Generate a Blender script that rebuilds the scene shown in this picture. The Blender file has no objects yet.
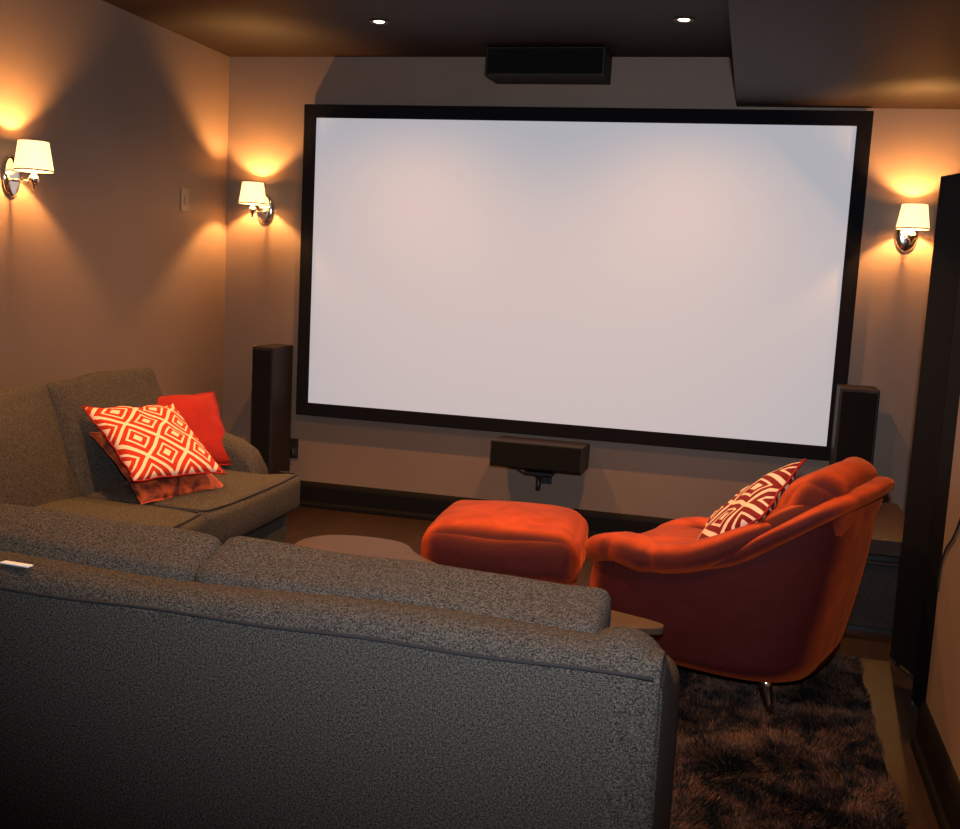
import bpy, math, random
from mathutils import Vector, Matrix, Euler, noise
random.seed(4)
S = bpy.context.scene
COL = S.collection
PI = math.pi

# ------------------------------------------------------------------ camera, world, exposure
F_PX = 1056.28
yaw, pitch, roll = 0.2430, 0.1315, 0.0513
fwd = Vector((-math.sin(yaw) * math.cos(pitch), math.cos(yaw) * math.cos(pitch), -math.sin(pitch)))
rt = Vector((math.cos(yaw), math.sin(yaw), 0))
up = rt.cross(fwd)
r2 = math.cos(roll) * rt + math.sin(roll) * up
u2 = -math.sin(roll) * rt + math.cos(roll) * up
cam_data = bpy.data.cameras.new('camera')
cam = bpy.data.objects.new('camera', cam_data)
COL.objects.link(cam)
M = Matrix((r2, u2, -fwd)).transposed().to_4x4()
M.translation = Vector((2.9155, -5.5446, 1.37))
cam.matrix_world = M
cam_data.sensor_fit = 'HORIZONTAL'
cam_data.sensor_width = 36.0
cam_data.lens = F_PX / 960 * 36.0
cam_data.clip_start = 0.02
S.camera = cam

S.view_settings.view_transform = 'Standard'
S.view_settings.look = 'None'
S.view_settings.gamma = 1.0
S.view_settings.use_curve_mapping = False
S.view_settings.exposure = 0.0

w = bpy.data.worlds.new('world'); S.world = w
w.use_nodes = True
w.node_tree.nodes['Background'].inputs[0].default_value = (0.5, 0.42, 0.38, 1)
w.node_tree.nodes['Background'].inputs[1].default_value = 0.02

def light(name, kind, loc, energy, color, direction=None, **kw):
    d = bpy.data.lights.new(name, kind)
    d.energy = energy; d.color = color
    for k, v in kw.items(): setattr(d, k, v)
    o = bpy.data.objects.new(name, d); COL.objects.link(o)
    o.location = loc
    if direction is not None:
        o.rotation_euler = Vector(direction).to_track_quat('-Z', 'Y').to_euler()
    return o

CAM = Vector((2.9155, -5.5446, 1.37))
# the camera's own flash, on the shoe above the lens
FLASH_W = 390
light('flash_light', 'SPOT', CAM + Vector((0.03, 0.05, 0.16)), FLASH_W, (0.84, 0.92, 1.04),
      direction=(-0.19, 1.0, 0.18), spot_size=math.radians(106), spot_blend=1.0, shadow_soft_size=0.03)
WARM = (1.0, 0.47, 0.14)
SCONCE_W = 62.0
DOWN_W = 185.0
DOWN_C = (1.0, 0.46, 0.15)

# ------------------------------------------------------------------ materials
def nt(name):
    m = bpy.data.materials.new(name); m.use_nodes = True
    t = m.node_tree
    return m, t, t.nodes['Principled BSDF']

def mat(name, color, rough=0.6, metal=0.0, noise_amt=0.0, noise_scale=20.0, bump=0.0, bump_scale=None, sheen=0.0, spec=0.5, emit=None, estr=0.0, dist=0.002):
    m, t, b = nt(name)
    b.inputs['Base Color'].default_value = (*color, 1)
    b.inputs['Roughness'].default_value = rough
    b.inputs['Metallic'].default_value = metal
    b.inputs['Specular IOR Level'].default_value = spec
    if sheen:
        b.inputs['Sheen Weight'].default_value = sheen
        b.inputs['Sheen Roughness'].default_value = 0.4
        b.inputs['Sheen Tint'].default_value = (*[min(1, c * 1.5 + .1) for c in color], 1)
    if emit:
        b.inputs['Emission Color'].default_value = (*emit, 1)
        b.inputs['Emission Strength'].default_value = estr
    tc = t.nodes.new('ShaderNodeTexCoord')
    if noise_amt:
        n = t.nodes.new('ShaderNodeTexNoise'); n.inputs['Scale'].default_value = noise_scale
        n.inputs['Detail'].default_value = 4
        t.links.new(tc.outputs['Object'], n.inputs['Vector'])
        r = t.nodes.new('ShaderNodeValToRGB')
        r.color_ramp.elements[0].position = 0.32; r.color_ramp.elements[1].position = 0.68
        r.color_ramp.elements[0].color = (*[c * (1 - noise_amt) for c in color], 1)
        r.color_ramp.elements[1].color = (*[min(1, c * (1 + noise_amt)) for c in color], 1)
        t.links.new(n.outputs['Fac'], r.inputs['Fac'])
        t.links.new(r.outputs['Color'], b.inputs['Base Color'])
    if bump:
        n2 = t.nodes.new('ShaderNodeTexNoise'); n2.inputs['Scale'].default_value = bump_scale or noise_scale
        n2.inputs['Detail'].default_value = 3
        t.links.new(tc.outputs['Object'], n2.inputs['Vector'])
        bp = t.nodes.new('ShaderNodeBump'); bp.inputs['Strength'].default_value = bump; bp.inputs['Distance'].default_value = dist
        t.links.new(n2.outputs['Fac'], bp.inputs['Height'])
        t.links.new(bp.outputs['Normal'], b.inputs['Normal'])
    return m

def tweed_mat():
    m, t, b = nt('tweed_fabric')
    b.inputs['Roughness'].default_value = 0.95
    b.inputs['Specular IOR Level'].default_value = 0.15
    tc = t.nodes.new('ShaderNodeTexCoord')
    vals = []
    for sc, stretch in ((210, (1, 1, 2.2)), (210, (2.2, 2.2, 1)), (480, (1, 1, 1))):
        mp = t.nodes.new('ShaderNodeMapping'); mp.inputs['Scale'].default_value = stretch
        t.links.new(tc.outputs['Object'], mp.inputs['Vector'])
        n = t.nodes.new('ShaderNodeTexNoise'); n.inputs['Scale'].default_value = sc; n.inputs['Detail'].default_value = 2
        t.links.new(mp.outputs[0], n.inputs['Vector']); vals.append(n.outputs['Fac'])
    a = t.nodes.new('ShaderNodeMath'); a.operation = 'ADD'
    t.links.new(vals[0], a.inputs[0]); t.links.new(vals[1], a.inputs[1])
    a2 = t.nodes.new('ShaderNodeMath'); a2.operation = 'ADD'
    t.links.new(a.outputs[0], a2.inputs[0]); t.links.new(vals[2], a2.inputs[1])
    mr = t.nodes.new('ShaderNodeMapRange'); mr.inputs[1].default_value = 1.28; mr.inputs[2].default_value = 1.75
    t.links.new(a2.outputs[0], mr.inputs[0])
    r = t.nodes.new('ShaderNodeValToRGB')
    r.color_ramp.elements[0].color = (0.014, 0.0125, 0.011, 1)
    r.color_ramp.elements[1].color = (0.100, 0.085, 0.071, 1)
    t.links.new(mr.outputs[0], r.inputs['Fac']); t.links.new(r.outputs[0], b.inputs['Base Color'])
    bp = t.nodes.new('ShaderNodeBump'); bp.inputs['Strength'].default_value = 0.5; bp.inputs['Distance'].default_value = 0.002
    t.links.new(mr.outputs[0], bp.inputs['Height']); t.links.new(bp.outputs[0], b.inputs['Normal'])
    return m

def lattice_mat(name, dark, lightc, k, greek=False):
    m, t, b = nt(name)
    b.inputs['Roughness'].default_value = 0.85
    b.inputs['Specular IOR Level'].default_value = 0.2
    uv = t.nodes.new('ShaderNodeUVMap'); uv.uv_map = 'uv'
    sp = t.nodes.new('ShaderNodeSeparateXYZ'); t.links.new(uv.outputs[0], sp.inputs[0])
    def mth(op, a, bb=None, c=None):
        n = t.nodes.new('ShaderNodeMath'); n.operation = op
        for i, v in enumerate((a, bb, c)):
            if v is None: continue
            if isinstance(v, (int, float)): n.inputs[i].default_value = v
            else: t.links.new(v, n.inputs[i])
        return n.outputs[0]
    u = mth('MULTIPLY', mth('ADD', sp.outputs[0], sp.outputs[1]), k)
    v = mth('MULTIPLY', mth('SUBTRACT', sp.outputs[0], sp.outputs[1]), k)
    fu = mth('ABSOLUTE', mth('SUBTRACT', mth('FRACT', mth('ADD', u, 10.0)), 0.5))
    fv = mth('ABSOLUTE', mth('SUBTRACT', mth('FRACT', mth('ADD', v, 10.0)), 0.5))
    d = mth('MAXIMUM', fu, fv)
    r = t.nodes.new('ShaderNodeValToRGB'); cr = r.color_ramp; cr.interpolation = 'CONSTANT'
    cr.elements[0].position = 0; cr.elements[0].color = (*lightc, 1)
    cr.elements[1].position = 0.115 * 2; cr.elements[1].color = (*dark, 1)
    for pos, c in ((0.235, lightc), (0.30, dark), (0.445, lightc)):
        e = cr.elements.new(pos * 2); e.color = (*c, 1)
    t.links.new(mth('MULTIPLY', d, 2.0), r.inputs[0])
    t.links.new(r.outputs[0], b.inputs['Base Color'])
    tc = t.nodes.new('ShaderNodeTexCoord')
    n2 = t.nodes.new('ShaderNodeTexNoise'); n2.inputs['Scale'].default_value = 300
    t.links.new(tc.outputs['Object'], n2.inputs['Vector'])
    bp = t.nodes.new('ShaderNodeBump'); bp.inputs['Strength'].default_value = 0.3; bp.inputs['Distance'].default_value = 0.001
    t.links.new(n2.outputs['Fac'], bp.inputs['Height']); t.links.new(bp.outputs[0], b.inputs['Normal'])
    return m

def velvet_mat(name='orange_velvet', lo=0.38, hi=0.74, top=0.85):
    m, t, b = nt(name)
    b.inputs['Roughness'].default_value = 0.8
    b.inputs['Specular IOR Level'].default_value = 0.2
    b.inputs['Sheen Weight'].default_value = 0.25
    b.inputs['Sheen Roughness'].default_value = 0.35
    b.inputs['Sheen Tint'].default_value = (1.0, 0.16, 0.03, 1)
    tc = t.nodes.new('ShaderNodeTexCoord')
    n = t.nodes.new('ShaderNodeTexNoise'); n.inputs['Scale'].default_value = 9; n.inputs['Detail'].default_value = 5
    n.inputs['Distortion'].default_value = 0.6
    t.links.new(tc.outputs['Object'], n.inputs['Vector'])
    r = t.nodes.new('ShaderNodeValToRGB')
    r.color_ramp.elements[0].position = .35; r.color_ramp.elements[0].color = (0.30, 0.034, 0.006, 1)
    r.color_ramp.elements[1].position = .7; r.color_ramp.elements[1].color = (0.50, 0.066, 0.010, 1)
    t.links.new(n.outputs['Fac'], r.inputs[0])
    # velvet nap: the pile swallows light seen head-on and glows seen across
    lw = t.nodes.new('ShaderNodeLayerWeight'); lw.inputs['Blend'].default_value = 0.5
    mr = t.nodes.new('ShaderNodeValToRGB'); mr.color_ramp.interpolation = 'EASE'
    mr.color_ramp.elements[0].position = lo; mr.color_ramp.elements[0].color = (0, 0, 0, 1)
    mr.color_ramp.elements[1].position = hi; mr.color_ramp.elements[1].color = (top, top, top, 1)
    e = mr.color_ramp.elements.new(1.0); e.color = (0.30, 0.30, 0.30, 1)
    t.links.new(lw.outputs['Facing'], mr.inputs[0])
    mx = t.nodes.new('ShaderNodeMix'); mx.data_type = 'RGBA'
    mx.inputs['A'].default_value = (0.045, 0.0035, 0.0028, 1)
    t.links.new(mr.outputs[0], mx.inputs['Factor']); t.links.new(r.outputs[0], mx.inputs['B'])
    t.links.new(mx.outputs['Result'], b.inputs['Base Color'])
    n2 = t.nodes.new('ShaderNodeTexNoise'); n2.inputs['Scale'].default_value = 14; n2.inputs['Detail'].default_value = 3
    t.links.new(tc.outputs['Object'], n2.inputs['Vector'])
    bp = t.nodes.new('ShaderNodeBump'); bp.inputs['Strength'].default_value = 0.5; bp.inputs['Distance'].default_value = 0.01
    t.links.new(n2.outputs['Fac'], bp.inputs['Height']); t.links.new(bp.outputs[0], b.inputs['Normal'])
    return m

def planks_mat():
    m, t, b = nt('wood_floor')
    b.inputs['Roughness'].default_value = 0.45; b.inputs['Specular IOR Level'].default_value = 0.3
    tc = t.nodes.new('ShaderNodeTexCoord')
    mp = t.nodes.new('ShaderNodeMapping'); mp.inputs['Rotation'].default_value = (0, 0, PI / 2)
    t.links.new(tc.outputs['Object'], mp.inputs[0])
    br = t.nodes.new('ShaderNodeTexBrick')
    br.inputs['Scale'].default_value = 1.0; br.inputs['Brick Width'].default_value = 1.1; br.inputs['Row Height'].default_value = 0.12
    br.inputs['Mortar Size'].default_value = 0.002
    br.inputs['Color1'].default_value = (0.026, 0.012, 0.006, 1); br.inputs['Color2'].default_value = (0.016, 0.008, 0.0045, 1)
    br.inputs['Mortar'].default_value = (0.012, 0.007, 0.005, 1)
    t.links.new(mp.outputs[0], br.inputs['Vector'])
    mp2 = t.nodes.new('ShaderNodeMapping'); mp2.inputs['Scale'].default_value = (26, 1.6, 1)
    t.links.new(tc.outputs['Object'], mp2.inputs[0])
    n = t.nodes.new('ShaderNodeTexNoise'); n.inputs['Scale'].default_value = 2.5; n.inputs['Detail'].default_value = 6
    t.links.new(mp2.outputs[0], n.inputs['Vector'])
    mr = t.nodes.new('ShaderNodeMapRange'); mr.inputs[3].default_value = 0.55; mr.inputs[4].default_value = 1.45
    t.links.new(n.outputs['Fac'], mr.inputs[0])
    mx = t.nodes.new('ShaderNodeVectorMath'); mx.operation = 'SCALE'
    t.links.new(br.outputs['Color'], mx.inputs[0]); t.links.new(mr.outputs[0], mx.inputs['Scale'])
    t.links.new(mx.outputs[0], b.inputs['Base Color'])
    return m

def shag_mat():
    m, t, b = nt('shag_pile')
    b.inputs['Roughness'].default_value = 0.7
    b.inputs['Specular IOR Level'].default_value = 0.3
    tc = t.nodes.new('ShaderNodeTexCoord')
    n = t.nodes.new('ShaderNodeTexNoise'); n.inputs['Scale'].default_value = 11; n.inputs['Detail'].default_value = 4
    n.inputs['Distortion'].default_value = 1.0
    t.links.new(tc.outputs['Object'], n.inputs['Vector'])
    n2 = t.nodes.new('ShaderNodeTexNoise'); n2.inputs['Scale'].default_value = 160; n2.inputs['Detail'].default_value = 1
    t.links.new(tc.outputs['Object'], n2.inputs['Vector'])
    ad = t.nodes.new('ShaderNodeMath'); ad.operation = 'MULTIPLY_ADD'; ad.inputs[1].default_value = 0.35
    t.links.new(n2.outputs['Fac'], ad.inputs[0]); t.links.new(n.outputs['Fac'], ad.inputs[2])
    r = t.nodes.new('ShaderNodeValToRGB')
    r.color_ramp.elements[0].position = .60; r.color_ramp.elements[0].color = (0.004, 0.0025, 0.002, 1)
    r.color_ramp.elements[1].position = .84; r.color_ramp.elements[1].color = (0.100, 0.042, 0.022, 1)
    t.links.new(ad.outputs[0], r.inputs[0]); t.links.new(r.outputs[0], b.inputs['Base Color'])
    return m

def mottled_mat():
    m, t, b = nt('orange_mottled_cloth')
    b.inputs['Roughness'].default_value = 0.7
    tc = t.nodes.new('ShaderNodeTexCoord')
    n = t.nodes.new('ShaderNodeTexNoise'); n.inputs['Scale'].default_value = 13; n.inputs['Detail'].default_value = 3
    n.inputs['Distortion'].default_value = 1.4
    t.links.new(tc.outputs['Object'], n.inputs['Vector'])
    r = t.nodes.new('ShaderNodeValToRGB')
    r.color_ramp.elements[0].position = .38; r.color_ramp.elements[0].color = (0.10, 0.012, 0.008, 1)
    r.color_ramp.elements[1].position = .62; r.color_ramp.elements[1].color = (0.55, 0.085, 0.014, 1)
    t.links.new(n.outputs['Fac'], r.inputs[0]); t.links.new(r.outputs[0], b.inputs['Base Color'])
    return m

MT = {
    'wall': mat('wall_paint', (0.155, 0.106, 0.078), 0.55, noise_amt=0.05, noise_scale=2.5, bump=0.12, bump_scale=120, spec=0.3),
    'ceiling': mat('ceiling_paint', (0.015, 0.007, 0.004), 0.6, noise_amt=0.06, noise_scale=2, bump=0.1, bump_scale=120, spec=0.15),
    'base': mat('baseboard_paint', (0.004, 0.003, 0.0028), 0.65, spec=0.1),
    'floor': planks_mat(),
    'frame': mat('black_velvet_frame', (0.004, 0.004, 0.006), 0.9, bump=0.2, bump_scale=400, spec=0.1),
    'screen': mat('screen_fabric', (0.215, 0.215, 0.225), 0.9, spec=0.1, bump=0.02, bump_scale=500, emit=(0.93, 0.92, 1.0), estr=0.385),  # even emission stands in for the projector's light on the fabric
    'speaker': mat('speaker_ash', (0.012, 0.007, 0.006), 0.6, spec=0.25, noise_amt=0.3, noise_scale=60),
    'grille': mat('speaker_cloth', (0.005, 0.0045, 0.0045), 0.9, bump=0.4, bump_scale=600, spec=0.1),
    'darkwood': mat('dark_stained_wood', (0.018, 0.008, 0.005), 0.45, spec=0.25, noise_amt=0.35, noise_scale=14),
    'table': mat('table_walnut', (0.055, 0.034, 0.023), 0.45, spec=0.15, noise_amt=0.12, noise_scale=5),
    'blackm': mat('black_metal', (0.01, 0.01, 0.01), 0.4, metal=0.3),
    'chrome': mat('chrome', (0.82, 0.80, 0.78), 0.12, metal=1.0),
    'tweed': tweed_mat(),
    'pipe': mat('dark_piping', (0.012, 0.012, 0.014), 0.9),
    'velvet': velvet_mat(),
    'velvet_lit': velvet_mat('orange_velvet_lit', 0.05, 0.62, 0.80),  # same velvet, brightened so the colour carries the light on the pads
    'rugback': mat('rug_backing', (0.006, 0.004, 0.003), 0.9),
    'reddeep': mat('red_cloth', (0.25, 0.010, 0.006), 0.85, noise_amt=0.15, noise_scale=12, bump=0.3, bump_scale=200, spec=0.2),
    'lattice': lattice_mat('red_diamond_cloth', (0.42, 0.026, 0.010), (0.80, 0.56, 0.40), 2.35),
    'lattice2': lattice_mat('burgundy_diamond_cloth', (0.13, 0.006, 0.008), (0.62, 0.47, 0.38), 1.9),  # dark red and cream, both toned down for the shade on the armchair
    'mottle': mottled_mat(),
    'shag': shag_mat(),
    'shade': mat('shade_linen', (0.85, 0.70, 0.48), 0.9, emit=(1.0, 0.66, 0.30), estr=1.7),
    'bulb': mat('bulb_glass', (1, .9, .7), 0.3, emit=(1.0, 0.72, 0.38), estr=14.0),
    'can': mat('downlight_trim', (0.035, 0.022, 0.015), 0.4),
    'lampface': mat('downlight_lamp', (1, .9, .8), 0.3, emit=(1.0, 0.70, 0.42), estr=14.0),
    'plate': mat('wall_plate', (0.165, 0.115, 0.085), 0.4),
    'blackplastic': mat('black_plastic', (0.012, 0.012, 0.012), 0.3),
    'panel': mat('black_leatherette', (0.003, 0.0026, 0.003), 0.7, bump=0.3, bump_scale=160, spec=0.08),
    'paper': mat('white_paper', (0.75, 0.75, 0.78), 0.7),
}

# ------------------------------------------------------------------ mesh helpers
class MB:
    def __init__(s): s.v = []; s.f = []; s.uv = None
    def add(s, v, f, mtx=None):
        o = len(s.v)
        if mtx is not None: v = [mtx @ Vector(p) for p in v]
        s.v += [tuple(p) for p in v]; s.f += [tuple(i + o for i in q) for q in f]
        return s
    def box(s, a, b, mtx=None):
        x0, y0, z0 = a; x1, y1, z1 = b
        v = [(x0, y0, z0), (x1, y0, z0), (x1, y1, z0), (x0, y1, z0), (x0, y0, z1), (x1, y0, z1), (x1, y1, z1), (x0, y1, z1)]
        f = [(0, 3, 2, 1), (4, 5, 6, 7), (0, 1, 5, 4), (1, 2, 6, 5), (2, 3, 7, 6), (3, 0, 4, 7)]
        return s.add(v, f, mtx)
    def lathe(s, prof, n=24, mtx=None, cap=True, sx=1.0, sy=1.0):
        v = []; f = []
        for r, z in prof:
            for i in range(n):
                a = 2 * PI * i / n; v.append((r * sx * math.cos(a), r * sy * math.sin(a), z))
        for k in range(len(prof) - 1):
            for i in range(n):
                j = (i + 1) % n
                f.append((k * n + i, k * n + j, (k + 1) * n + j, (k + 1) * n + i))
        if cap:
            f.append(tuple(range(n))[::-1]); f.append(tuple((len(prof) - 1) * n + i for i in range(n)))
        return s.add(v, f, mtx)
    def tube(s, pts, r, n=10, closed=False, mtx=None):
        pts = [Vector(p) for p in pts]; m = len(pts); v = []; f = []
        rs = r if isinstance(r, (list, tuple)) else [r] * m
        prev = None
        for i, p in enumerate(pts):
            if closed: t = pts[(i + 1) % m] - pts[i - 1]
            else: t = pts[min(i + 1, m - 1)] - pts[max(i - 1, 0)]
            t.normalize()
            if prev is None:
                ref = Vector((0, 0, 1)) if abs(t.z) < .9 else Vector((1, 0, 0))
                nrm = t.cross(ref).normalized()
            else:
                nrm = (prev - t * prev.dot(t)).normalized()
            prev = nrm; bn = t.cross(nrm)
            for k in range(n):
                a = 2 * PI * k / n
                v.append(p + (nrm * math.cos(a) + bn * math.sin(a)) * rs[i])
        rng = m if closed else m - 1
        for i in range(rng):
            for k in range(n):
                a = i * n + k; b = i * n + (k + 1) % n; c = ((i + 1) % m) * n + (k + 1) % n; d = ((i + 1) % m) * n + k
                f.append((a, b, c, d))
        if not closed:
            f.append(tuple(range(n))[::-1]); f.append(tuple((m - 1) * n + k for k in range(n)))
        return s.add(v, f, mtx)
    def prism(s, outline, z0, z1, mtx=None):
        n = len(outline)
        v = [(x, y, z0) for x, y in outline] + [(x, y, z1) for x, y in outline]
        f = [tuple(range(n))[::-1], tuple(range(n, 2 * n))] + [(i, (i + 1) % n, n + (i + 1) % n, n + i) for i in range(n)]
        return s.add(v, f, mtx)
    def build(s, name, m, parent=None, smooth=False, bevel=0.0, subsurf=0, seg=2):
        me = bpy.data.meshes.new(name); me.from_pydata(s.v, [], s.f); me.update()
        import bmesh
        bm = bmesh.new(); bm.from_mesh(me); bmesh.ops.recalc_face_normals(bm, faces=bm.faces); bm.to_mesh(me); bm.free()
        if s.uv:
            l = me.uv_layers.new(name='uv')
            for lp in me.loops: l.data[lp.index].uv = s.uv[lp.vertex_index]
        me.materials.append(m)
        o = bpy.data.objects.new(name, me); COL.objects.link(o)
        if parent: o.parent = parent
        if smooth or bevel: me.polygons.foreach_set('use_smooth', [True] * len(me.polygons))
        if bevel:
            b = o.modifiers.new('bevel', 'BEVEL'); b.width = bevel; b.segments = seg; b.limit_method = 'ANGLE'; b.angle_limit = math.radians(40)
            b.harden_normals = True
        if subsurf:
            b = o.modifiers.new('sub', 'SUBSURF'); b.levels = b.render_levels = subsurf
        return o

def tag(o, label=None, cat=None, group=None, kind=None):
    if label: o['label'] = label
    if cat: o['category'] = cat
    if group: o['group'] = group
    if kind: o['kind'] = kind
    return o
def thing(name, label, cat, loc=(0, 0, 0), rot=(0, 0, 0), group=None):
    o = bpy.data.objects.new(name, None); COL.objects.link(o)
    o.empty_display_size = 0.1
    o.location = loc; o.rotation_euler = rot
    return tag(o, label, cat, group)
def struct(name, mb, m, parent=None, **k):
    o = mb.build(name, m, parent, **k)
    if not parent: o['kind'] = 'structure'
    return o
def copy_tree(o, parent=None):
    c = o.copy(); COL.objects.link(c)
    if parent: c.parent = parent
    for ch in list(o.children): copy_tree(ch, c)
    return c
def sstep(a, b, x):
    t = max(0.0, min(1.0, (x - a) / (b - a))); return t * t * (3 - 2 * t)

def puff(size, r, bulge=(0, 0, 0), n=14, fn=None, wr=0.0, seed=0, center=(0, 0, 0)):
    """rounded, softly bulging cushion block (closed mesh)"""
    hx, hy, hz = [c / 2 for c in size]
    idx = {}; V = []; Fc = []
    def vid(i, j, k):
        key = (i, j, k)
        if key not in idx:
            x, y, z = [(-1 + 2 * q / n) for q in key]
            def ease(t): return math.copysign(1 - (1 - abs(t)) ** 1.6, t)
            x, y, z = ease(x), ease(y), ease(z)
            P = Vector((x * hx, y * hy, z * hz))
            Q = Vector([max(-(h - r), min(h - r, c)) for c, h in zip(P, (hx, hy, hz))])
            d = P - Q
            if d.length > 1e-9: P = Q + d.normalized() * r if d.length > 0 else P
            P.x += bulge[0] * x * (1 - y * y) * (1 - z * z)
            P.y += bulge[1] * y * (1 - x * x) * (1 - z * z)
            P.z += bulge[2] * z * (1 - x * x) * (1 - y * y)
            if wr:
                nv = noise.noise_vector(P * 5.0 + Vector((seed * 7.1, seed * 3.3, 0)))
                P += nv * wr
            if fn: P = fn(P, x, y, z)
            P += Vector(center)
            idx[key] = len(V); V.append(P)
        return idx[key]
    for a in range(n):
        for b in range(n):
            for s_ in (0, n):
                q = [(a, b, s_), (a + 1, b, s_), (a + 1, b + 1, s_), (a, b + 1, s_)]
                Fc.append(tuple(vid(*p) for p in q))
                Fc.append(tuple(vid(p[0], p[2], p[1]) for p in q))
                Fc.append(tuple(vid(p[2], p[0], p[1]) for p in q))
    mb = MB(); mb.add(V, Fc); return mb

def pillow(size, thick, n=22, seed=0):
    """knife-edge throw pillow in the XY plane with pulled-out corners, UV mapped"""
    mb = MB(); idx = {}; V = []; Fc = []; UV = []
    h = size / 2
    def pt(i, j, s):
        edge = i in (0, n) or j in (0, n)
        key = (i, j, 0 if edge else s)
        if key not in idx:
            u = -1 + 2 * i / n; v = -1 + 2 * j / n
            x = u * (1 - 0.07 * (1 - v * v)); y = v * (1 - 0.07 * (1 - u * u))
            z = 0 if edge else s * thick / 2 * ((1 - abs(u) ** 2.4) * (1 - abs(v) ** 2.4)) ** 0.55
            P = Vector((x * h, y * h, z))
            P += noise.noise_vector(Vector((x * 2.2, y * 2.2, seed * 5.0))) * 0.012
            idx[key] = len(V); V.append(P); UV.append(((u + 1) / 2, (v + 1) / 2))
        return idx[key]
    for i in range(n):
        for j in range(n):
            for s in (1, -1):
                q = (pt(i, j, s), pt(i + 1, j, s), pt(i + 1, j + 1, s), pt(i, j + 1, s))
                Fc.append(q if s > 0 else q[::-1])
    mb.add(V, Fc); mb.uv = UV
    edge = [(i, 0) for i in range(n)] + [(n, j) for j in range(n)] + [(i, n) for i in range(n, 0, -1)] + [(0, j) for j in range(n, 0, -1)]
    loop = [V[idx[(i, j, 0)]] for i, j in edge]
    return mb, loop

# ------------------------------------------------------------------ room shell
H = 2.50; SX = 2.7727; SZ = 2.2616; RX = 3.5358; BT = 0.147; XR = 4.10; YB = -6.6; YE = -2.20
struct('floor', MB().box((-0.15, YB - .15, -0.1), (XR + .15, 0.15, 0)), MT['floor'])
struct('wall_back', MB().box((-0.15, 0, 0), (XR + .15, 0.15, H)), MT['wall'])
struct('wall_left', MB().box((-0.15, YB, 0), (0, 0, H)), MT['wall'])
struct('wall_right', MB().box((XR, YE, 0), (XR + .15, 0, H)), MT['wall'])
struct('wall_right_near', MB().box((RX, YB, 0), (XR + .15, YE, H)), MT['wall'])
struct('wall_front', MB().box((-0.15, YB - .15, 0), (XR + .15, YB, H)), MT['wall'])
# ceiling with round holes for the downlights is built as a slab; cans hang in short trims below it
struct('ceiling', MB().box((-0.15, YB - .15, H), (SX, 0.15, H + .12)), MT['ceiling'])
struct('ceiling_soffit', MB().box((SX, YB - .15, SZ), (XR + .15, 0.15, H + .12)), MT['ceiling'])
def baseboard(name, a, b, nrm):
    a = Vector((*a, 0)); b = Vector((*b, 0)); nrm = Vector((*nrm, 0))
    prof = [(0, 0), (0.030, 0), (0.030, 0.018), (0.026, 0.028), (0.017, 0.034), (0.017, 0.118), (0.012, 0.132), (0.006, 0.142), (0, 0.147)]
    V = []; Fc = []
    for p in (a, b):
        for d, z in prof: V.append(p + nrm * d + Vector((0, 0, z)))
    n = len(prof)
    for i in range(n): Fc.append((i, (i + 1) % n, n + (i + 1) % n, n + i))
    Fc += [tuple(range(n)), tuple(range(n, 2 * n))[::-1]]
    struct(name, MB().add(V, Fc), MT['base'])
baseboard('baseboard_back', (0.0, 0), (XR, 0), (0, -1))
baseboard('baseboard_left', (0, YB), (0, 0), (1, 0))
baseboard('baseboard_right', (RX, YB), (RX, YE), (-1, 0))
baseboard('baseboard_end', (RX, YE), (XR, YE), (0, 1))
baseboard('baseboard_far', (XR, YE), (XR, 0), (-1, 0))

# ------------------------------------------------------------------ projection screen
sx0, sx1, sz0, sz1 = 0.5534, 3.3458, 0.6065, 2.170
fw = 0.070
t = thing('projection_screen', 'huge blank white projection screen in a wide black frame on the back wall', 'projection screen', (1.95, -0.01, sz0 - fw))
def rel(o, mb):
    off = o.location; mb.v = [(a - off.x, b - off.y, c - off.z) for a, b, c in mb.v]; return mb
fr = MB()
o_ = [(sx0 - fw, sz0 - fw), (sx1 + fw, sz0 - fw), (sx1 + fw, sz1 + fw), (sx0 - fw, sz1 + fw)]
i_ = [(sx0, sz0), (sx1, sz0), (sx1, sz1), (sx0, sz1)]
V = []
for lst in (o_, i_):
    for y in (-0.012, -0.060 if lst is o_ else -0.056): V += [(x, y, z) for x, z in lst]
# order: outer back 0-3, outer front 4-7, inner back 8-11, inner front 12-15
Fc = []
for i in range(4):
    j = (i + 1) % 4
    Fc += [(i, j, 4 + j, 4 + i), (4 + i, 4 + j, 12 + j, 12 + i), (12 + i, 12 + j, 8 + j, 8 + i), (8 + i, 8 + j, j, i)]
fr.add(V, Fc); rel(t, fr).build('screen_frame', MT['frame'], t, bevel=0.003)
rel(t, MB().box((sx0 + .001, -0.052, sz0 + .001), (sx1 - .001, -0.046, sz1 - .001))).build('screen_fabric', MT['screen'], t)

# ------------------------------------------------------------------ downlights in the ceiling
def downlight(x, y, z, label, k=1.0):
    t = thing('ceiling_downlight', label, 'downlight', (x, y, z), group='recessed ceiling downlights')
    mb = MB().lathe([(0.026, -0.001), (0.045, -0.001), (0.047, -0.004), (0.044, -0.007), (0.030, -0.006), (0.026, -0.001)], 32, cap=False)
    mb.build('trim_ring', MT['can'], t, smooth=True)
    MB().lathe([(0.0255, -0.0005), (0.0245, -0.004), (0.018, -0.0065)], 24).build('lamp_face', MT['lampface'], t, smooth=True)
    l = light('downlight_beam', 'SPOT', (0, 0, -0.012), DOWN_W * k, DOWN_C, direction=(0, 0, -1), spot_size=math.radians(140), spot_blend=1.0, shadow_soft_size=0.022)
    l.parent = t
downlight(1.163, -0.783, H, 'small glowing round downlight in the dark ceiling, left one, nearer the left wall')
downlight(2.544, -0.775, H, 'small glowing round downlight in the dark ceiling, right one, next to the lowered section')
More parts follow.
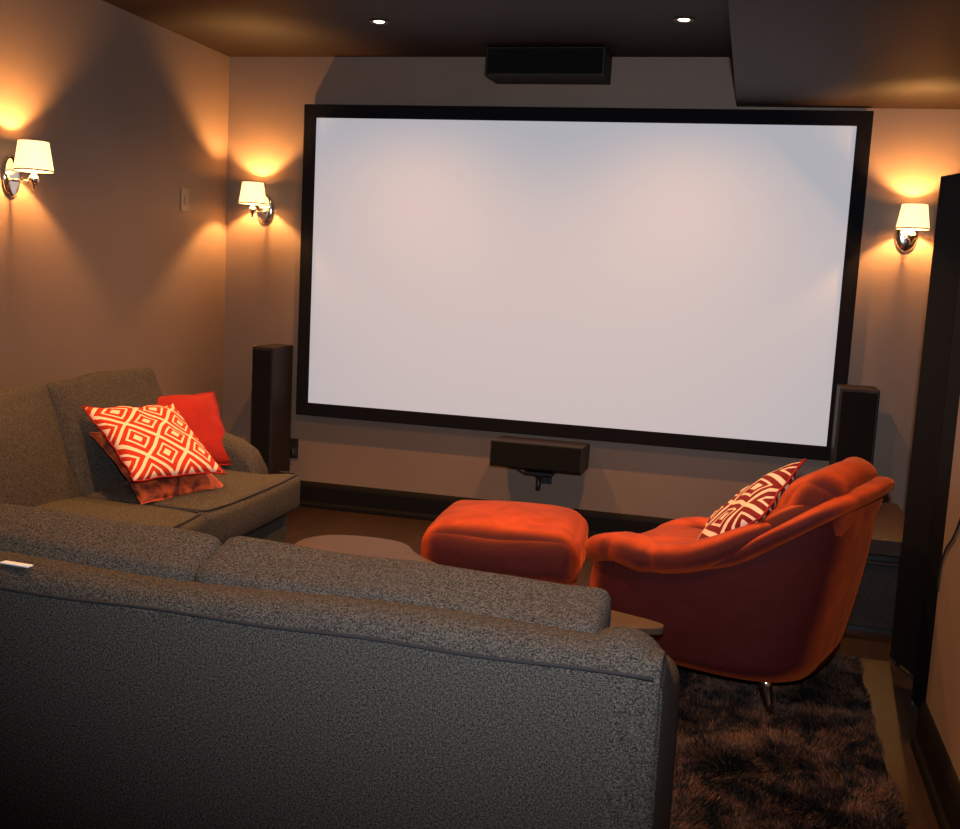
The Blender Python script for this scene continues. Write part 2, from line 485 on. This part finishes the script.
# further ones of the same rows, above the top of the frame
for x, y in ((1.163, -2.35), (2.544, -2.35), (1.163, -3.6), (2.544, -3.6)):
    downlight(x, y, H, 'round recessed downlight in the ceiling above the seats', (0.40 if y < -3 else 0.92))

# ------------------------------------------------------------------ wall sconces
def sconce(loc, rz, label, swing):
    """local +y points out of the wall"""
    t = thing('wall_sconce', label, 'wall lamp', loc, (0, 0, rz), 'chrome wall sconces')
    mt = Matrix.Rotation(-PI / 2, 4, 'X')
    MB().lathe([(0.060, 0.0), (0.060, 0.010), (0.052, 0.016), (0.036, 0.020), (0.015, 0.022)], 36, mt, sx=0.85, sy=1.35).build('back_plate', MT['chrome'], t, smooth=True)
    ex, ey = swing
    MB().tube([(0, 0.018, -0.015), (0, 0.045, -0.015), (ex * .5, ey * .6, -0.018), (ex, ey, -0.018)], 0.006).build('arm', MT['chrome'], t, smooth=True)
    c = Matrix.Translation((ex, ey, 0))
    MB().lathe([(0.004, -0.050), (0.006, -0.046), (0.006, -0.034), (0.010, -0.030), (0.020, -0.018), (0.022, -0.008), (0.016, 0.004), (0.010, 0.010), (0.012, 0.020), (0.012, 0.050)], 24, c).build('socket_ball', MT['chrome'], t, smooth=True)
    MB().lathe([(0.075, 0.022), (0.0765, 0.022), (0.0765, 0.028), (0.075, 0.028), (0.075, 0.022)], 40, c, cap=False).build('shade_rim', MT['chrome'], t, smooth=True)
    MB().lathe([(0.0755, 0.026), (0.058, 0.138), (0.0565, 0.138), (0.074, 0.026), (0.0755, 0.026)], 40, c, cap=False).build('lamp_shade', MT['shade'], t, smooth=True)
    MB().lathe([(0.006, 0.042), (0.010, 0.046), (0.014, 0.054), (0.013, 0.062), (0.006, 0.070)], 16, c).build('bulb', MT['bulb'], t, smooth=True)
    l = light('sconce_glow', 'POINT', (ex, ey, 0.084), SCONCE_W, WARM, shadow_soft_size=0.012); l.parent = t
sconce((0, -1.82, 1.665), -PI / 2, 'chrome wall sconce with lit white shade on the left side wall', (0.0, 0.11))
sconce((0.240, 0, 1.670), PI, 'chrome wall sconce with lit shade on the back wall, left of the screen', (0.025, 0.11))
sconce((3.625, 0, 1.665), PI, 'chrome wall sconce with lit shade on the back wall, right of the screen', (-0.01, 0.11))

# ------------------------------------------------------------------ speakers and wall bits
def tower(name, x0, x1, y0, y1, h, label):
    cx = (x0 + x1) / 2
    t = thing(name, label, 'speaker', (cx, (y0 + y1) / 2, 0), group='black tower speakers')
    w_ = (x1 - x0) / 2; d = (y1 - y0) / 2
    MB().box((-w_, -d + .012, 0.03), (w_, d, h)).build('cabinet', MT['speaker'], t, bevel=0.006)
    MB().box((-w_ + .012, -d, 0.05), (w_ - .012, -d + .014, h - .015)).build('grille', MT['grille'], t, bevel=0.004)
    MB().box((-w_ - .012, -d - .005, 0), (w_ + .012, d + .005, 0.03)).build('plinth', MT['blackplastic'], t, bevel=0.004)
    return t
tower('tower_speaker', 0.331, 0.455, -0.32, -0.05, 0.925, 'tall black floor speaker left of the screen, beside the sofa')
tower('tower_speaker', 3.365, 3.548, -0.27, -0.06, 0.925, 'tall black floor speaker right of the screen, behind the orange armchair')
# ceiling speaker box above the screen
t = thing('wall_speaker', 'flat black speaker box mounted above the screen at the ceiling', 'speaker', (1.838, -0.14, 2.362))
MB().box((-0.300, -0.11, 0), (0.300, 0.14, 0.136)).build('cabinet', MT['speaker'], t, bevel=0.004)
MB().box((-0.290, -0.118, 0.008), (0.290, -0.108, 0.128)).build('grille', MT['grille'], t, bevel=0.003)
# centre speaker on its bracket below the screen
t = thing('centre_speaker', 'wide black centre speaker on a wall bracket under the screen', 'speaker', (1.925, -0.02, 0.35), (0, 0, 0))
rx = Matrix.Translation((0, 0, 0.03)) @ Matrix.Rotation(math.radians(-3), 4, 'X')
MB().box((-0.245, -0.285, 0.0), (0.235, -0.03, 0.135), rx).build('cabinet', MT['speaker'], t, bevel=0.005)
MB().box((-0.237, -0.297, 0.006), (0.227, -0.283, 0.129), rx).build('grille', MT['grille'], t, bevel=0.004)
b = MB().box((-0.075, -0.22, 0.005), (0.075, -0.08, 0.020)).box((-0.02, -0.20, -0.005), (0.02, 0.012, 0.006)).box((-0.035, 0.004, -0.08), (0.035, 0.018, 0.06))
b.build('bracket', MT['blackm'], t, bevel=0.002)
MB().lathe([(0.011, -0.075), (0.013, -0.07), (0.013, 0.0)], 12, Matrix.Translation((0.0, -0.19, 0))).build('bracket_stem', MT['blackm'], t, smooth=True)
pts = [Vector((-0.14 + i * .011, -0.16 + .01 * math.sin(i), 0.022 - 0.020 * math.sin(PI * i / 12))) for i in range(13)]
MB().tube(pts, 0.003, 6).build('cable', MT['blackplastic'], t, smooth=True)

t = thing('wall_outlet', 'black outlet plate with a plug low on the back wall beside the left speaker', 'outlet', (0.60, -0.001, 0.345))
t.location = (0.425, -0.001, 0.335); t.location = (0.445, -0.001, 0.33)
MB().box((-0.036, -0.006, -0.058), (0.036, 0.0, 0.058)).build('plate', MT['blackplastic'], t, bevel=0.002)
MB().box((-0.015, -0.03, -0.035), (0.015, -0.006, -0.005)).build('plug', MT['chrome'], t, bevel=0.003)
t = thing('light_switch', 'small wall-coloured switch plate on the left wall near the corner', 'switch', (0.0005, -0.467, 1.679))
MB().box((0, -0.036, -0.058), (0.006, 0.036, 0.058)).build('plate', MT['plate'], t, bevel=0.002)
MB().box((0.006, -0.012, -0.022), (0.011, 0.012, 0.022)).build('toggle', MT['plate'], t, bevel=0.002)

# ------------------------------------------------------------------ low cabinet behind the armchair
t = thing('media_cabinet', 'low dark wood cabinet behind the orange armchair near the right wall', 'cabinet', (3.44, -0.71, 0))
MB().box((-0.21, -0.38, 0.02), (0.21, 0.38, 0.30)).build('body', MT['speaker'], t, bevel=0.004)
MB().box((-0.225, -0.42, 0.335), (0.225, 0.40, 0.40)).build('top', MT['darkwood'], t, bevel=0.004)
MB().box((-0.205, -0.36, 0.30), (0.205, 0.37, 0.335)).build('shelf_recess', MT['blackplastic'], t)
MB().box((-0.215, -0.40, 0.288), (0.215, -0.37, 0.302)).build('edge_strip', MT['darkwood'], t, bevel=0.003)
MB().box((-0.20, -0.37, 0.0), (0.20, 0.37, 0.022)).build('plinth', MT['blackplastic'], t)

# ------------------------------------------------------------------ folding screen at the opening on the right
t = thing('folding_screen', 'tall black folding screen with small studs at the end of the right wall', 'folding screen', (3.56, -1.8, 0))
pl = [(3.545, -1.42), (3.610, -1.62), (3.565, -1.86), (3.620, -2.12)]
HS = 1.80
for k in range(3):
    a = Vector((*pl[k], 0)); b_ = Vector((*pl[k + 1], 0)); d = (b_ - a); L = d.length; ang = math.atan2(d.y, d.x)
    mt = Matrix.Translation(a - t.location) @ Matrix.Rotation(ang, 4, 'Z')
    o = MB().box((0.004, -0.012, 0.02), (L - .004, 0.012, HS)).build('leaf', MT['panel'], t, bevel=0.004)
    o.matrix_local = mt
    for q in range(10):
        st = MB().lathe([(0.0045, 0), (0.0040, 0.0018), (0.002, 0.003)], 8, Matrix.Translation((L - .022, 0.012, 0.15 + q * 0.17)) @ Matrix.Rotation(-PI / 2, 4, 'X')).build('stud', MT['chrome'], o, smooth=True)
    for xx in (0.02, L - .05): MB().box((xx, -0.010, 0.0), (xx + .03, 0.010, 0.02)).build('foot', MT['blackplastic'], o)

# wire on the right wall
t0 = [(3.531, -2.50, 0.86), (3.531, -2.43, 0.77), (3.531, -2.36, 0.70), (3.531, -2.27, 0.64), (3.531, -2.225, 0.58), (3.531, -2.215, 0.50)]
def smooth_path(p, k=6):
    p = [Vector(q) for q in p]; out = []
    for i in range(len(p) - 1):
        a, b, c, d = p[max(i - 1, 0)], p[i], p[i + 1], p[min(i + 2, len(p) - 1)]
        for j in range(k):
            s = j / k
            out.append(0.5 * ((2 * b) + (c - a) * s + (2 * a - 5 * b + 4 * c - d) * s * s + (3 * b - a - 3 * c + d) * s ** 3))
    out.append(p[-1]); return out
tag(MB().tube(smooth_path(t0), 0.0035, 8).build('cable', MT['blackplastic'], smooth=True), 'thin black cable hanging on the near right wall', 'cable')

# ------------------------------------------------------------------ shag rug
t = thing('shag_rug', 'dark brown shag rug on the wood floor under the orange armchair', 'rug', (2.3, -2.2, 0))
RXa, RXb, RYa, RYb = 1.15, 3.41, -3.0, -1.5
MB().box((RXa - 2.3, RYa + 2.2, 0.0), (RXb - 2.3, RYb + 2.2, 0.008)).build('backing', MT['rugback'], t)
rng = random.Random(11)
V = []; Fc = []
def blade(x, y, hgt, wd):
    a = rng.uniform(0, 2 * PI); lean = noise.noise_vector(Vector((x * 6, y * 6, 0)))
    lx = lean.x * 0.035 + rng.uniform(-.012, .012); ly = lean.y * 0.035 + rng.uniform(-.012, .012)
    dx, dy = math.cos(a) * wd, math.sin(a) * wd
    o = len(V)
    V.extend([(x - dx, y - dy, 0.006), (x + dx, y + dy, 0.006), (x - dx + lx * .4, y - dy + ly * .4, hgt * .65), (x + dx + lx * .4, y + dy + ly * .4, hgt * .65), (x + lx, y + ly, hgt * (1 - 4 * (abs(lx) + abs(ly))) + .004)])
    Fc.extend([(o, o + 1, o + 3, o + 2), (o + 2, o + 3, o + 4)])
for k in range(46000):
    x = rng.uniform(2.68, RXb); y = rng.uniform(RYa, RYb - .0)
    blade(x - 2.3, y + 2.2, rng.uniform(.024, .036), rng.uniform(.0015, .003))
for k in range(26000):
    x = rng.uniform(RXa, 2.68); y = rng.uniform(RYa, RYb)
    blade(x - 2.3, y + 2.2, rng.uniform(.024, .036), rng.uniform(.002, .004))
o = MB().add(V, Fc).build('pile', MT['shag'], t); o['kind'] = 'stuff'

# ------------------------------------------------------------------ sofas
def make_sofa(label):
    """local: back plane y=0, faces +y, x across, origin at floor under the back's centre"""
    W2 = 0.875; AT = 0.14
    t = thing('tweed_sofa', label, 'sofa', group='grey tweed two-seat sofas')
    MB().box((-W2 + .005, 0.02, 0.05), (W2 - .005, 0.90, 0.285)).build('base', MT['tweed'], t, bevel=0.02, seg=3)
    # back frame: gently rounded top
    prof = [(0.0, 0.055), (0.0, 0.76), (0.006, 0.782), (0.022, 0.797), (0.05, 0.803), (0.10, 0.798), (0.135, 0.785), (0.15, 0.76), (0.20, 0.28), (0.19, 0.06)]
    V = []; Fc = []; nx = 24; n = len(prof)
    for i in range(nx + 1):
        x = -W2 + 2 * W2 * i / nx
        sag = 0.006 * math.cos(2 * PI * (i / nx) * 2) * (1 if 0 < i < nx else 0)
        inset = 0.012 if i in (0, nx) else 0
        for y, z in prof:
            V.append((x, y + (inset if y < .03 else -inset), z - (inset if z > .7 else 0) - (sag if z > .7 else 0)))
    for i in range(nx):
        for k in range(n): Fc.append((i * n + k, i * n + (k + 1) % n, (i + 1) * n + (k + 1) % n, (i + 1) * n + k))
    Fc += [tuple(range(n)), tuple(nx * n + k for k in range(n))[::-1]]
    bf = MB().add(V, Fc).build('back_frame', MT['tweed'], t, bevel=0.006)
    MB().tube([(-W2 + .01 + (2 * W2 - .02) * i / 40, -0.0005, 0.768 + .002 * math.sin(i * .7)) for i in range(41)], 0.0032, 6).build('piping', MT['pipe'], bf, smooth=True)
    # arms
    for s in (-1, 1):
        st = [(0.012, .780), (0.022, .798), (0.05, .812), (0.12, .810), (0.20, .775), (0.32, .715), (0.45, .650), (0.58, .610), (0.68, .585), (0.75, .545), (0.79, .48), (0.80, .40)]
        V = []; Fc = []; nn = 20
        x0, x1 = (W2 - AT, W2 + .004)
        for y, zt in st:
            rr = AT / 2
            sq = 0.85 if y < .013 else 1.0
            for k in range(nn):
                if k == 0: px, pz = x0, 0.06
                elif k == nn - 1: px, pz = x1, 0.06
                else:
                    a = PI - PI * (k - 1) / (nn - 3)
                    px = (x0 + x1) / 2 + (rr + .002) * sq * math.cos(a); pz = zt - rr + rr * math.sin(a) * .95
                V.append((s * px, y, pz))
        m_ = len(st)
        for i in range(m_ - 1):
            for k in range(nn): Fc.append((i * nn + k, i * nn + (k + 1) % nn, (i + 1) * nn + (k + 1) % nn, (i + 1) * nn + k))
        Fc += [tuple(range(nn)), tuple((m_ - 1) * nn + k for k in range(nn))]
        MB().add(V, Fc).build('arm', MT['tweed'], t, bevel=0.008)
    # seat cushions (T shaped: they wrap round the front of the arms)
    cw = 0.765
    for s in (-1, 1):
        def fn(P, x, y, z, s=s):
            e = sstep(0.10, 0.20, P.y - 0.155)
            if P.x * s > 0: P.x += s * 0.108 * e * min(1, abs(P.x) / (cw / 2))
            P.z -= 0.012 * max(0, y) ** 2
            return P
        c = puff((cw - .006, 0.80, 0.165), 0.035, (0.0, 0.012, 0.028), 20, fn, 0.005, s + 3, center=(s * cw / 2, 0.57, 0.362)).build('seat_cushion', MT['tweed'], t, smooth=True)
        for zz in (0.436, 0.292):
            y0, y1 = 0.19, 0.950; xi = s * 0.012; xo = s * (cw - .012); xw = s * (cw + .088)
            lp = [(xi, y0, zz), (xi, 0.6, zz), (xi, y1 - .02, zz), (xi + s * .02, y1, zz)]
            lp += [(xi + (xw - xi) * q, y1 + .010 * math.sin(PI * q), zz - .006) for q in (.2, .4, .6, .8)]
            lp += [(xw - s * .02, y1, zz), (xw, y1 - .02, zz), (xw, y1 - .09, zz)]
            MB().tube(lp, 0.0042, 6).build('piping', MT['pipe'], c, smooth=True)
    # back cushions
    for s in (-1, 1):
        def fn(P, x, y, z, s=s):
            P.z += 0.016 * (1 - abs(x)) * max(0, z) + 0.010 * abs(x) ** 3 * max(0, z)
            P.y += 0.0
            if z > .7: P.z -= 0.014 * math.sin(3.2 * P.x + s)
            return P
        c = puff((cw - .008, 0.17, 0.50), 0.03, (0.004, 0.050, 0.006), 20, fn, 0.010, s + 9).build('back_cushion', MT['tweed'], t, smooth=True)
        c.location = (s * cw / 2, 0.262, 0.570); c.rotation_euler = (math.radians(14), 0, 0)
        hw = cw / 2 - .010
        lp = [(-hw, 0.03, -0.2), (-hw, 0.03, 0.0), (-hw, 0.03, .20)] + [(-hw + .02 + (2 * hw - .04) * q / 12, 0.045 , 0.243 + 0.016 * (1 - abs(q / 6 - 1)) - 0.014 * math.sin(3.2 * (-hw + 2 * hw * q / 12) + s) + 0.004) for q in range(13)] + [(hw, 0.03, .20), (hw, 0.03, 0), (hw, 0.03, -.2)]
        MB().tube(lp, 0.004, 6).build('piping', MT['pipe'], c, smooth=True)
    for sx in (-1, 1):
        for y in (0.07, 0.84):
            MB().lathe([(0.022, 0), (0.03, 0.055)], 16, Matrix.Translation((sx * (W2 - .08), y, 0))).build('foot', MT['darkwood'], t, smooth=True)
    return t
sofa = make_sofa('grey tweed sofa seen from behind in the foreground')
sofa.location = (1.955, -3.965, 0)
s2 = copy_tree(sofa)
s2['label'] = 'brown-lit tweed sofa against the left wall with throw pillows on it'
s2.location = (0.05, -2.03, 0); s2.rotation_euler = (0, 0, -PI / 2)
for ch in s2.children:
    if ch.name.startswith('back_cushion'):
        ch.location.y += 0.03; ch.location.z += 0.035; ch.rotation_euler.x = math.radians(20)

# ------------------------------------------------------------------ throw pillows
def place_pillow(name, label, size, thick, m, pos, xd, yd, seed, pipe=None, group=None):
    xd = Vector(xd).normalized(); yd = Vector(yd); yd = (yd - xd * yd.dot(xd)).normalized(); n = xd.cross(yd)
    mt = Matrix((xd, yd, n)).transposed().to_4x4(); mt.translation = Vector(pos)
    t = thing(name, label, 'pillow', (0, 0, 0), group=group); t.matrix_world = mt
    mb, loop = pillow(size, thick, seed=seed)
    mb.build('cover', m, t, smooth=True)
    MB().tube(loop, 0.004, 6, closed=True).build('piping', pipe or m, t, smooth=True)
    return t
px, py, pn = Vector((.385, .922, -.039)), Vector((-.759, .341, .555)), Vector((.525, -.184, .831))
place_pillow('throw_pillow', 'orange-red pillow with cream nested diamonds, topmost on the left sofa', .43, .11, MT['lattice'], (.676, -1.841, .652), px, py, 1, MT['reddeep'], 'throw pillows')
place_pillow('throw_pillow', 'mottled orange and brown pillow lying under the diamond patterned pillow on the left sofa', .42, .10, MT['mottle'],
             Vector((.676, -1.841, .652)) - pn * .085 + px * .045 - py * .035 + Vector((0, 0, -.005)), px, py, 2, MT['mottle'], 'throw pillows')
place_pillow('throw_pillow', 'plain bright red pillow leaning in the far corner of the left sofa', .415, .12, MT['reddeep'], (.515, -1.34, .617),
             (0.592, 0.806, -0.029), (-0.562, 0.438, 0.701), 3, MT['reddeep'], 'throw pillows')

# ------------------------------------------------------------------ armchair (local +y = facing direction)
AC = (2.845, -1.753, 0); AR = math.radians(70)
t = thing('velvet_armchair', 'rounded orange-red velvet armchair on chrome legs, seen from its back corner', 'armchair', AC, (0, 0, AR))
def plan(th, a, bf, bb, p=2.8):
    c, s = math.cos(th), math.sin(th)
    x = a * math.copysign(abs(c) ** (2 / p), c)
    y = (bf if s > 0 else bb) * math.copysign(abs(s) ** (2 / p), s)
    return x, y
def rim_z(x, y):
    back = sstep(0.02, -0.52, y)
    z = 0.435 + 0.285 * back
    front = sstep(0.18, 0.32, y) * sstep(0.34, 0.24, abs(x))
    return z - 0.13 * front
N = 96; V = []; Fc = []
rings = []
lv = 10
for k in range(lv + 1):
    q = k / lv; ring = []
    for i in range(N):
        th = 2 * PI * i / N
        xb, yb = plan(th, 0.375, 0.33, 0.45, 3.6); xt, yt = plan(th, 0.41, 0.35, 0.54, 3.2)
        zt = rim_z(xt, yt)
        zb = 0.13
        bul = 0.018 * math.sin(PI * q)
        x = xb + (xt - xb) * q; y = yb + (yt - yb) * q ** 1.15
        L = math.hypot(x, y); x += x / L * bul; y += y / L * bul
        ring.append((x, y, zb + (zt - zb) * q))
    rings.append(ring)
for (sc, dz) in ((0.93, 0.012), (0.80, 0.0)):
    rings.append([(x * sc, y * sc, z + dz) for x, y, z in rings[lv]])
rings.append([(plan(2 * PI * i / N, .30, .25, .30)[0], plan(2 * PI * i / N, .30, .25, .30)[1], 0.30) for i in range(N)])
for r_ in rings: V += r_
for k in range(len(rings) - 1):
    for i in range(N): Fc.append((k * N + i, k * N + (i + 1) % N, (k + 1) * N + (i + 1) % N, (k + 1) * N + i))
Fc.append(tuple(range(N))[::-1]); Fc.append(tuple((len(rings) - 1) * N + i for i in range(N)))
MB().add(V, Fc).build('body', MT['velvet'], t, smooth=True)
# seat cushion
puff((0.56, 0.60, 0.15), 0.06, (0.01, 0.02, 0.03), 16, None, 0.008, 5, center=(0, 0.01, 0.365)).build('seat_cushion', MT['velvet_lit'], t, smooth=True)
def sweep(path, wx, wz, name, parent, creases=(), m=None, n=20, tail=.10):
    """puffy pad swept along path; wx across, wz up, pinched at creases"""
    path = smooth_path(path, 8); Lp = len(path); V = []; Fc = []
    for i, p in enumerate(path):
        tq = i / (Lp - 1)
        tn = (path[min(i + 1, Lp - 1)] - path[max(i - 1, 0)]).normalized()
        side = tn.cross(Vector((0, 0, 1))).normalized(); upv = side.cross(tn)
        e = min(1, math.sqrt(max(0, 1 - (1 - min(1, tq / .10)) ** 2)) + .02, math.sqrt(max(0, 1 - (1 - min(1, (1 - tq) / tail)) ** 2)) + .02)
        pc = 1
        for c in creases: pc -= 0.10 * math.exp(-((tq - c) / .018) ** 2)
        for k in range(n):
            a = 2 * PI * k / n
            ca = math.copysign(abs(math.cos(a)) ** .8, math.cos(a)); sa = math.copysign(abs(math.sin(a)) ** .8, math.sin(a))
            P = p + side * ca * wx * e * pc + upv * sa * wz * e * pc
            P += noise.noise_vector(P * 6) * 0.008
            V.append(P)
    for i in range(Lp - 1):
        for k in range(n): Fc.append((i * n + k, i * n + (k + 1) % n, (i + 1) * n + (k + 1) % n, (i + 1) * n + k))
    Fc += [tuple(range(n)), tuple((Lp - 1) * n + k for k in range(n))]
    return MB().add(V, Fc).build(name, m or MT['velvet_lit'], parent, smooth=True)
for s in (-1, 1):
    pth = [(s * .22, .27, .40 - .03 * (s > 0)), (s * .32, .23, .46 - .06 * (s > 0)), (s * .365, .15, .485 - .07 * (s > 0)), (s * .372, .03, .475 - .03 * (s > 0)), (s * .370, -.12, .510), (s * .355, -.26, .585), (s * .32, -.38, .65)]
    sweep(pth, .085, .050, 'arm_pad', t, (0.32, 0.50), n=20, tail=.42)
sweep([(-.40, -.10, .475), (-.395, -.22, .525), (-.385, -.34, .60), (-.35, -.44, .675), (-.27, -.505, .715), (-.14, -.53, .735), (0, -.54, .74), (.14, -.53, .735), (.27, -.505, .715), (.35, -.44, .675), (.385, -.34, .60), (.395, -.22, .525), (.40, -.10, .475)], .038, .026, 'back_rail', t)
o = puff((0.58, 0.19, 0.40), 0.085, (0.02, 0.035, 0.03), 18, None, 0.014, 8).build('back_cushion', MT['velvet_lit'], t, smooth=True)
o.location = (0, -.385, .600); o.rotation_euler = (math.radians(22), 0, 0)
for sx, sy in ((-.28, -.33), (.28, -.33), (-.27, .19), (.27, .19)):
    MB().tube([(sx, sy, 0.15), (sx * 1.02, sy * 1.03, 0.10), (sx * 1.06, sy * 1.08, 0.05), (sx * 1.10, sy * 1.12, 0.008)], [.024, .021, .015, .010], 14).build('leg', MT['chrome'], t, smooth=True)

Rz = Matrix.Rotation(AR, 3, 'Z')
def acw(v): return Rz @ Vector(v)
cp = Vector(AC) + acw((-.12, -.15, .605))
place_pillow('throw_pillow', 'cream and burgundy diamond patterned pillow on the orange armchair', .42, .11, MT['lattice2'], cp,
             acw((0.94, 0.0, 0.34)), acw((-0.22, -0.72, .62)), 4, MT['reddeep'], 'throw pillows')

# ------------------------------------------------------------------ ottoman
t = thing('velvet_ottoman', 'square orange velvet ottoman in front of the armchair', 'ottoman', (2.075, -1.60, 0), (0, 0, math.radians(5)))
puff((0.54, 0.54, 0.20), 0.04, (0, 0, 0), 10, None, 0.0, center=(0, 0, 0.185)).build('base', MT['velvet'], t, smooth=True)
puff((0.59, 0.60, 0.19), 0.075, (0.012, 0.012, 0.035), 20, None, 0.010, 4, center=(0, 0, 0.345)).build('cushion', MT['velvet_lit'], t, smooth=True)
puff((0.06, 0.05, 0.07), 0.02, (0, 0, 0), 6, None, 0.010, 2, center=(.295, -.285, 0.24)).build('corner_tuft', MT['velvet'], t, smooth=True)
for sx in (-1, 1):
    for sy in (-1, 1):
        MB().lathe([(0.012, 0.0), (0.02, 0.10)], 12, Matrix.Translation((sx * .21, sy * .21, 0))).build('leg', MT['chrome'], t, smooth=True)

# ------------------------------------------------------------------ coffee table
t = thing('coffee_table', 'low brown free-form coffee table between the sofas and the ottoman', 'coffee table', (2.0, -2.3, 0))
ctrl = [(1.36, -2.02), (1.40, -1.85), (1.55, -1.79), (1.72, -1.82), (1.84, -1.97), (2.10, -2.17), (2.42, -2.27), (2.70, -2.37), (2.745, -2.42), (2.70, -2.455), (2.50, -2.52), (2.20, -2.58), (1.85, -2.56), (1.52, -2.38)]
def closed_smooth(c, k=8):
    out = []; n = len(c)
    for i in range(n):
        a, b, d, e = [Vector(c[(i + q) % n]) for q in (-1, 0, 1, 2)]
        for j in range(k):
            s = j / k
            out.append(0.5 * ((2 * b) + (d - a) * s + (2 * a - 5 * b + 4 * d - e) * s * s + (3 * b - a - 3 * d + e) * s ** 3))
    return out
ol = [(p.x - 2.0, p.y + 2.3) for p in closed_smooth(ctrl)]
MB().prism(ol, 0.325, 0.350).build('tabletop', MT['table'], t, bevel=0.006)
cx = sum(p[0] for p in ol) / len(ol); cy = sum(p[1] for p in ol) / len(ol)
MB().prism([(cx + (x - cx) * .95, cy + (y - cy) * .93) for x, y in ol], 0.262, 0.325).build('apron', MT['blackplastic'], t, bevel=0.004)
for x, y in ((-.42, .22), (-.36, -.05), (.15, -.10), (.48, -.13)):
    MB().lathe([(0.018, 0.0), (0.026, 0.262)], 14, Matrix.Translation((x, y, 0))).build('leg', MT['darkwood'], t, smooth=True)

# ------------------------------------------------------------------ white slip of paper on the sofa back
V = [(0, 0, 0), (.075, -.006, 0), (.078, .014, 0), (.003, .022, 0)]
mb = MB().prism([(0, 0), (.062, -.004), (.064, .010), (.003, .014)], 0, .003)
o = mb.build('paper_slip', MT['paper'], bevel=.001); o.location = (1.635, -3.945, 0.806)
tag(o, 'small white slip of paper lying on top of the foreground sofa back', 'paper')
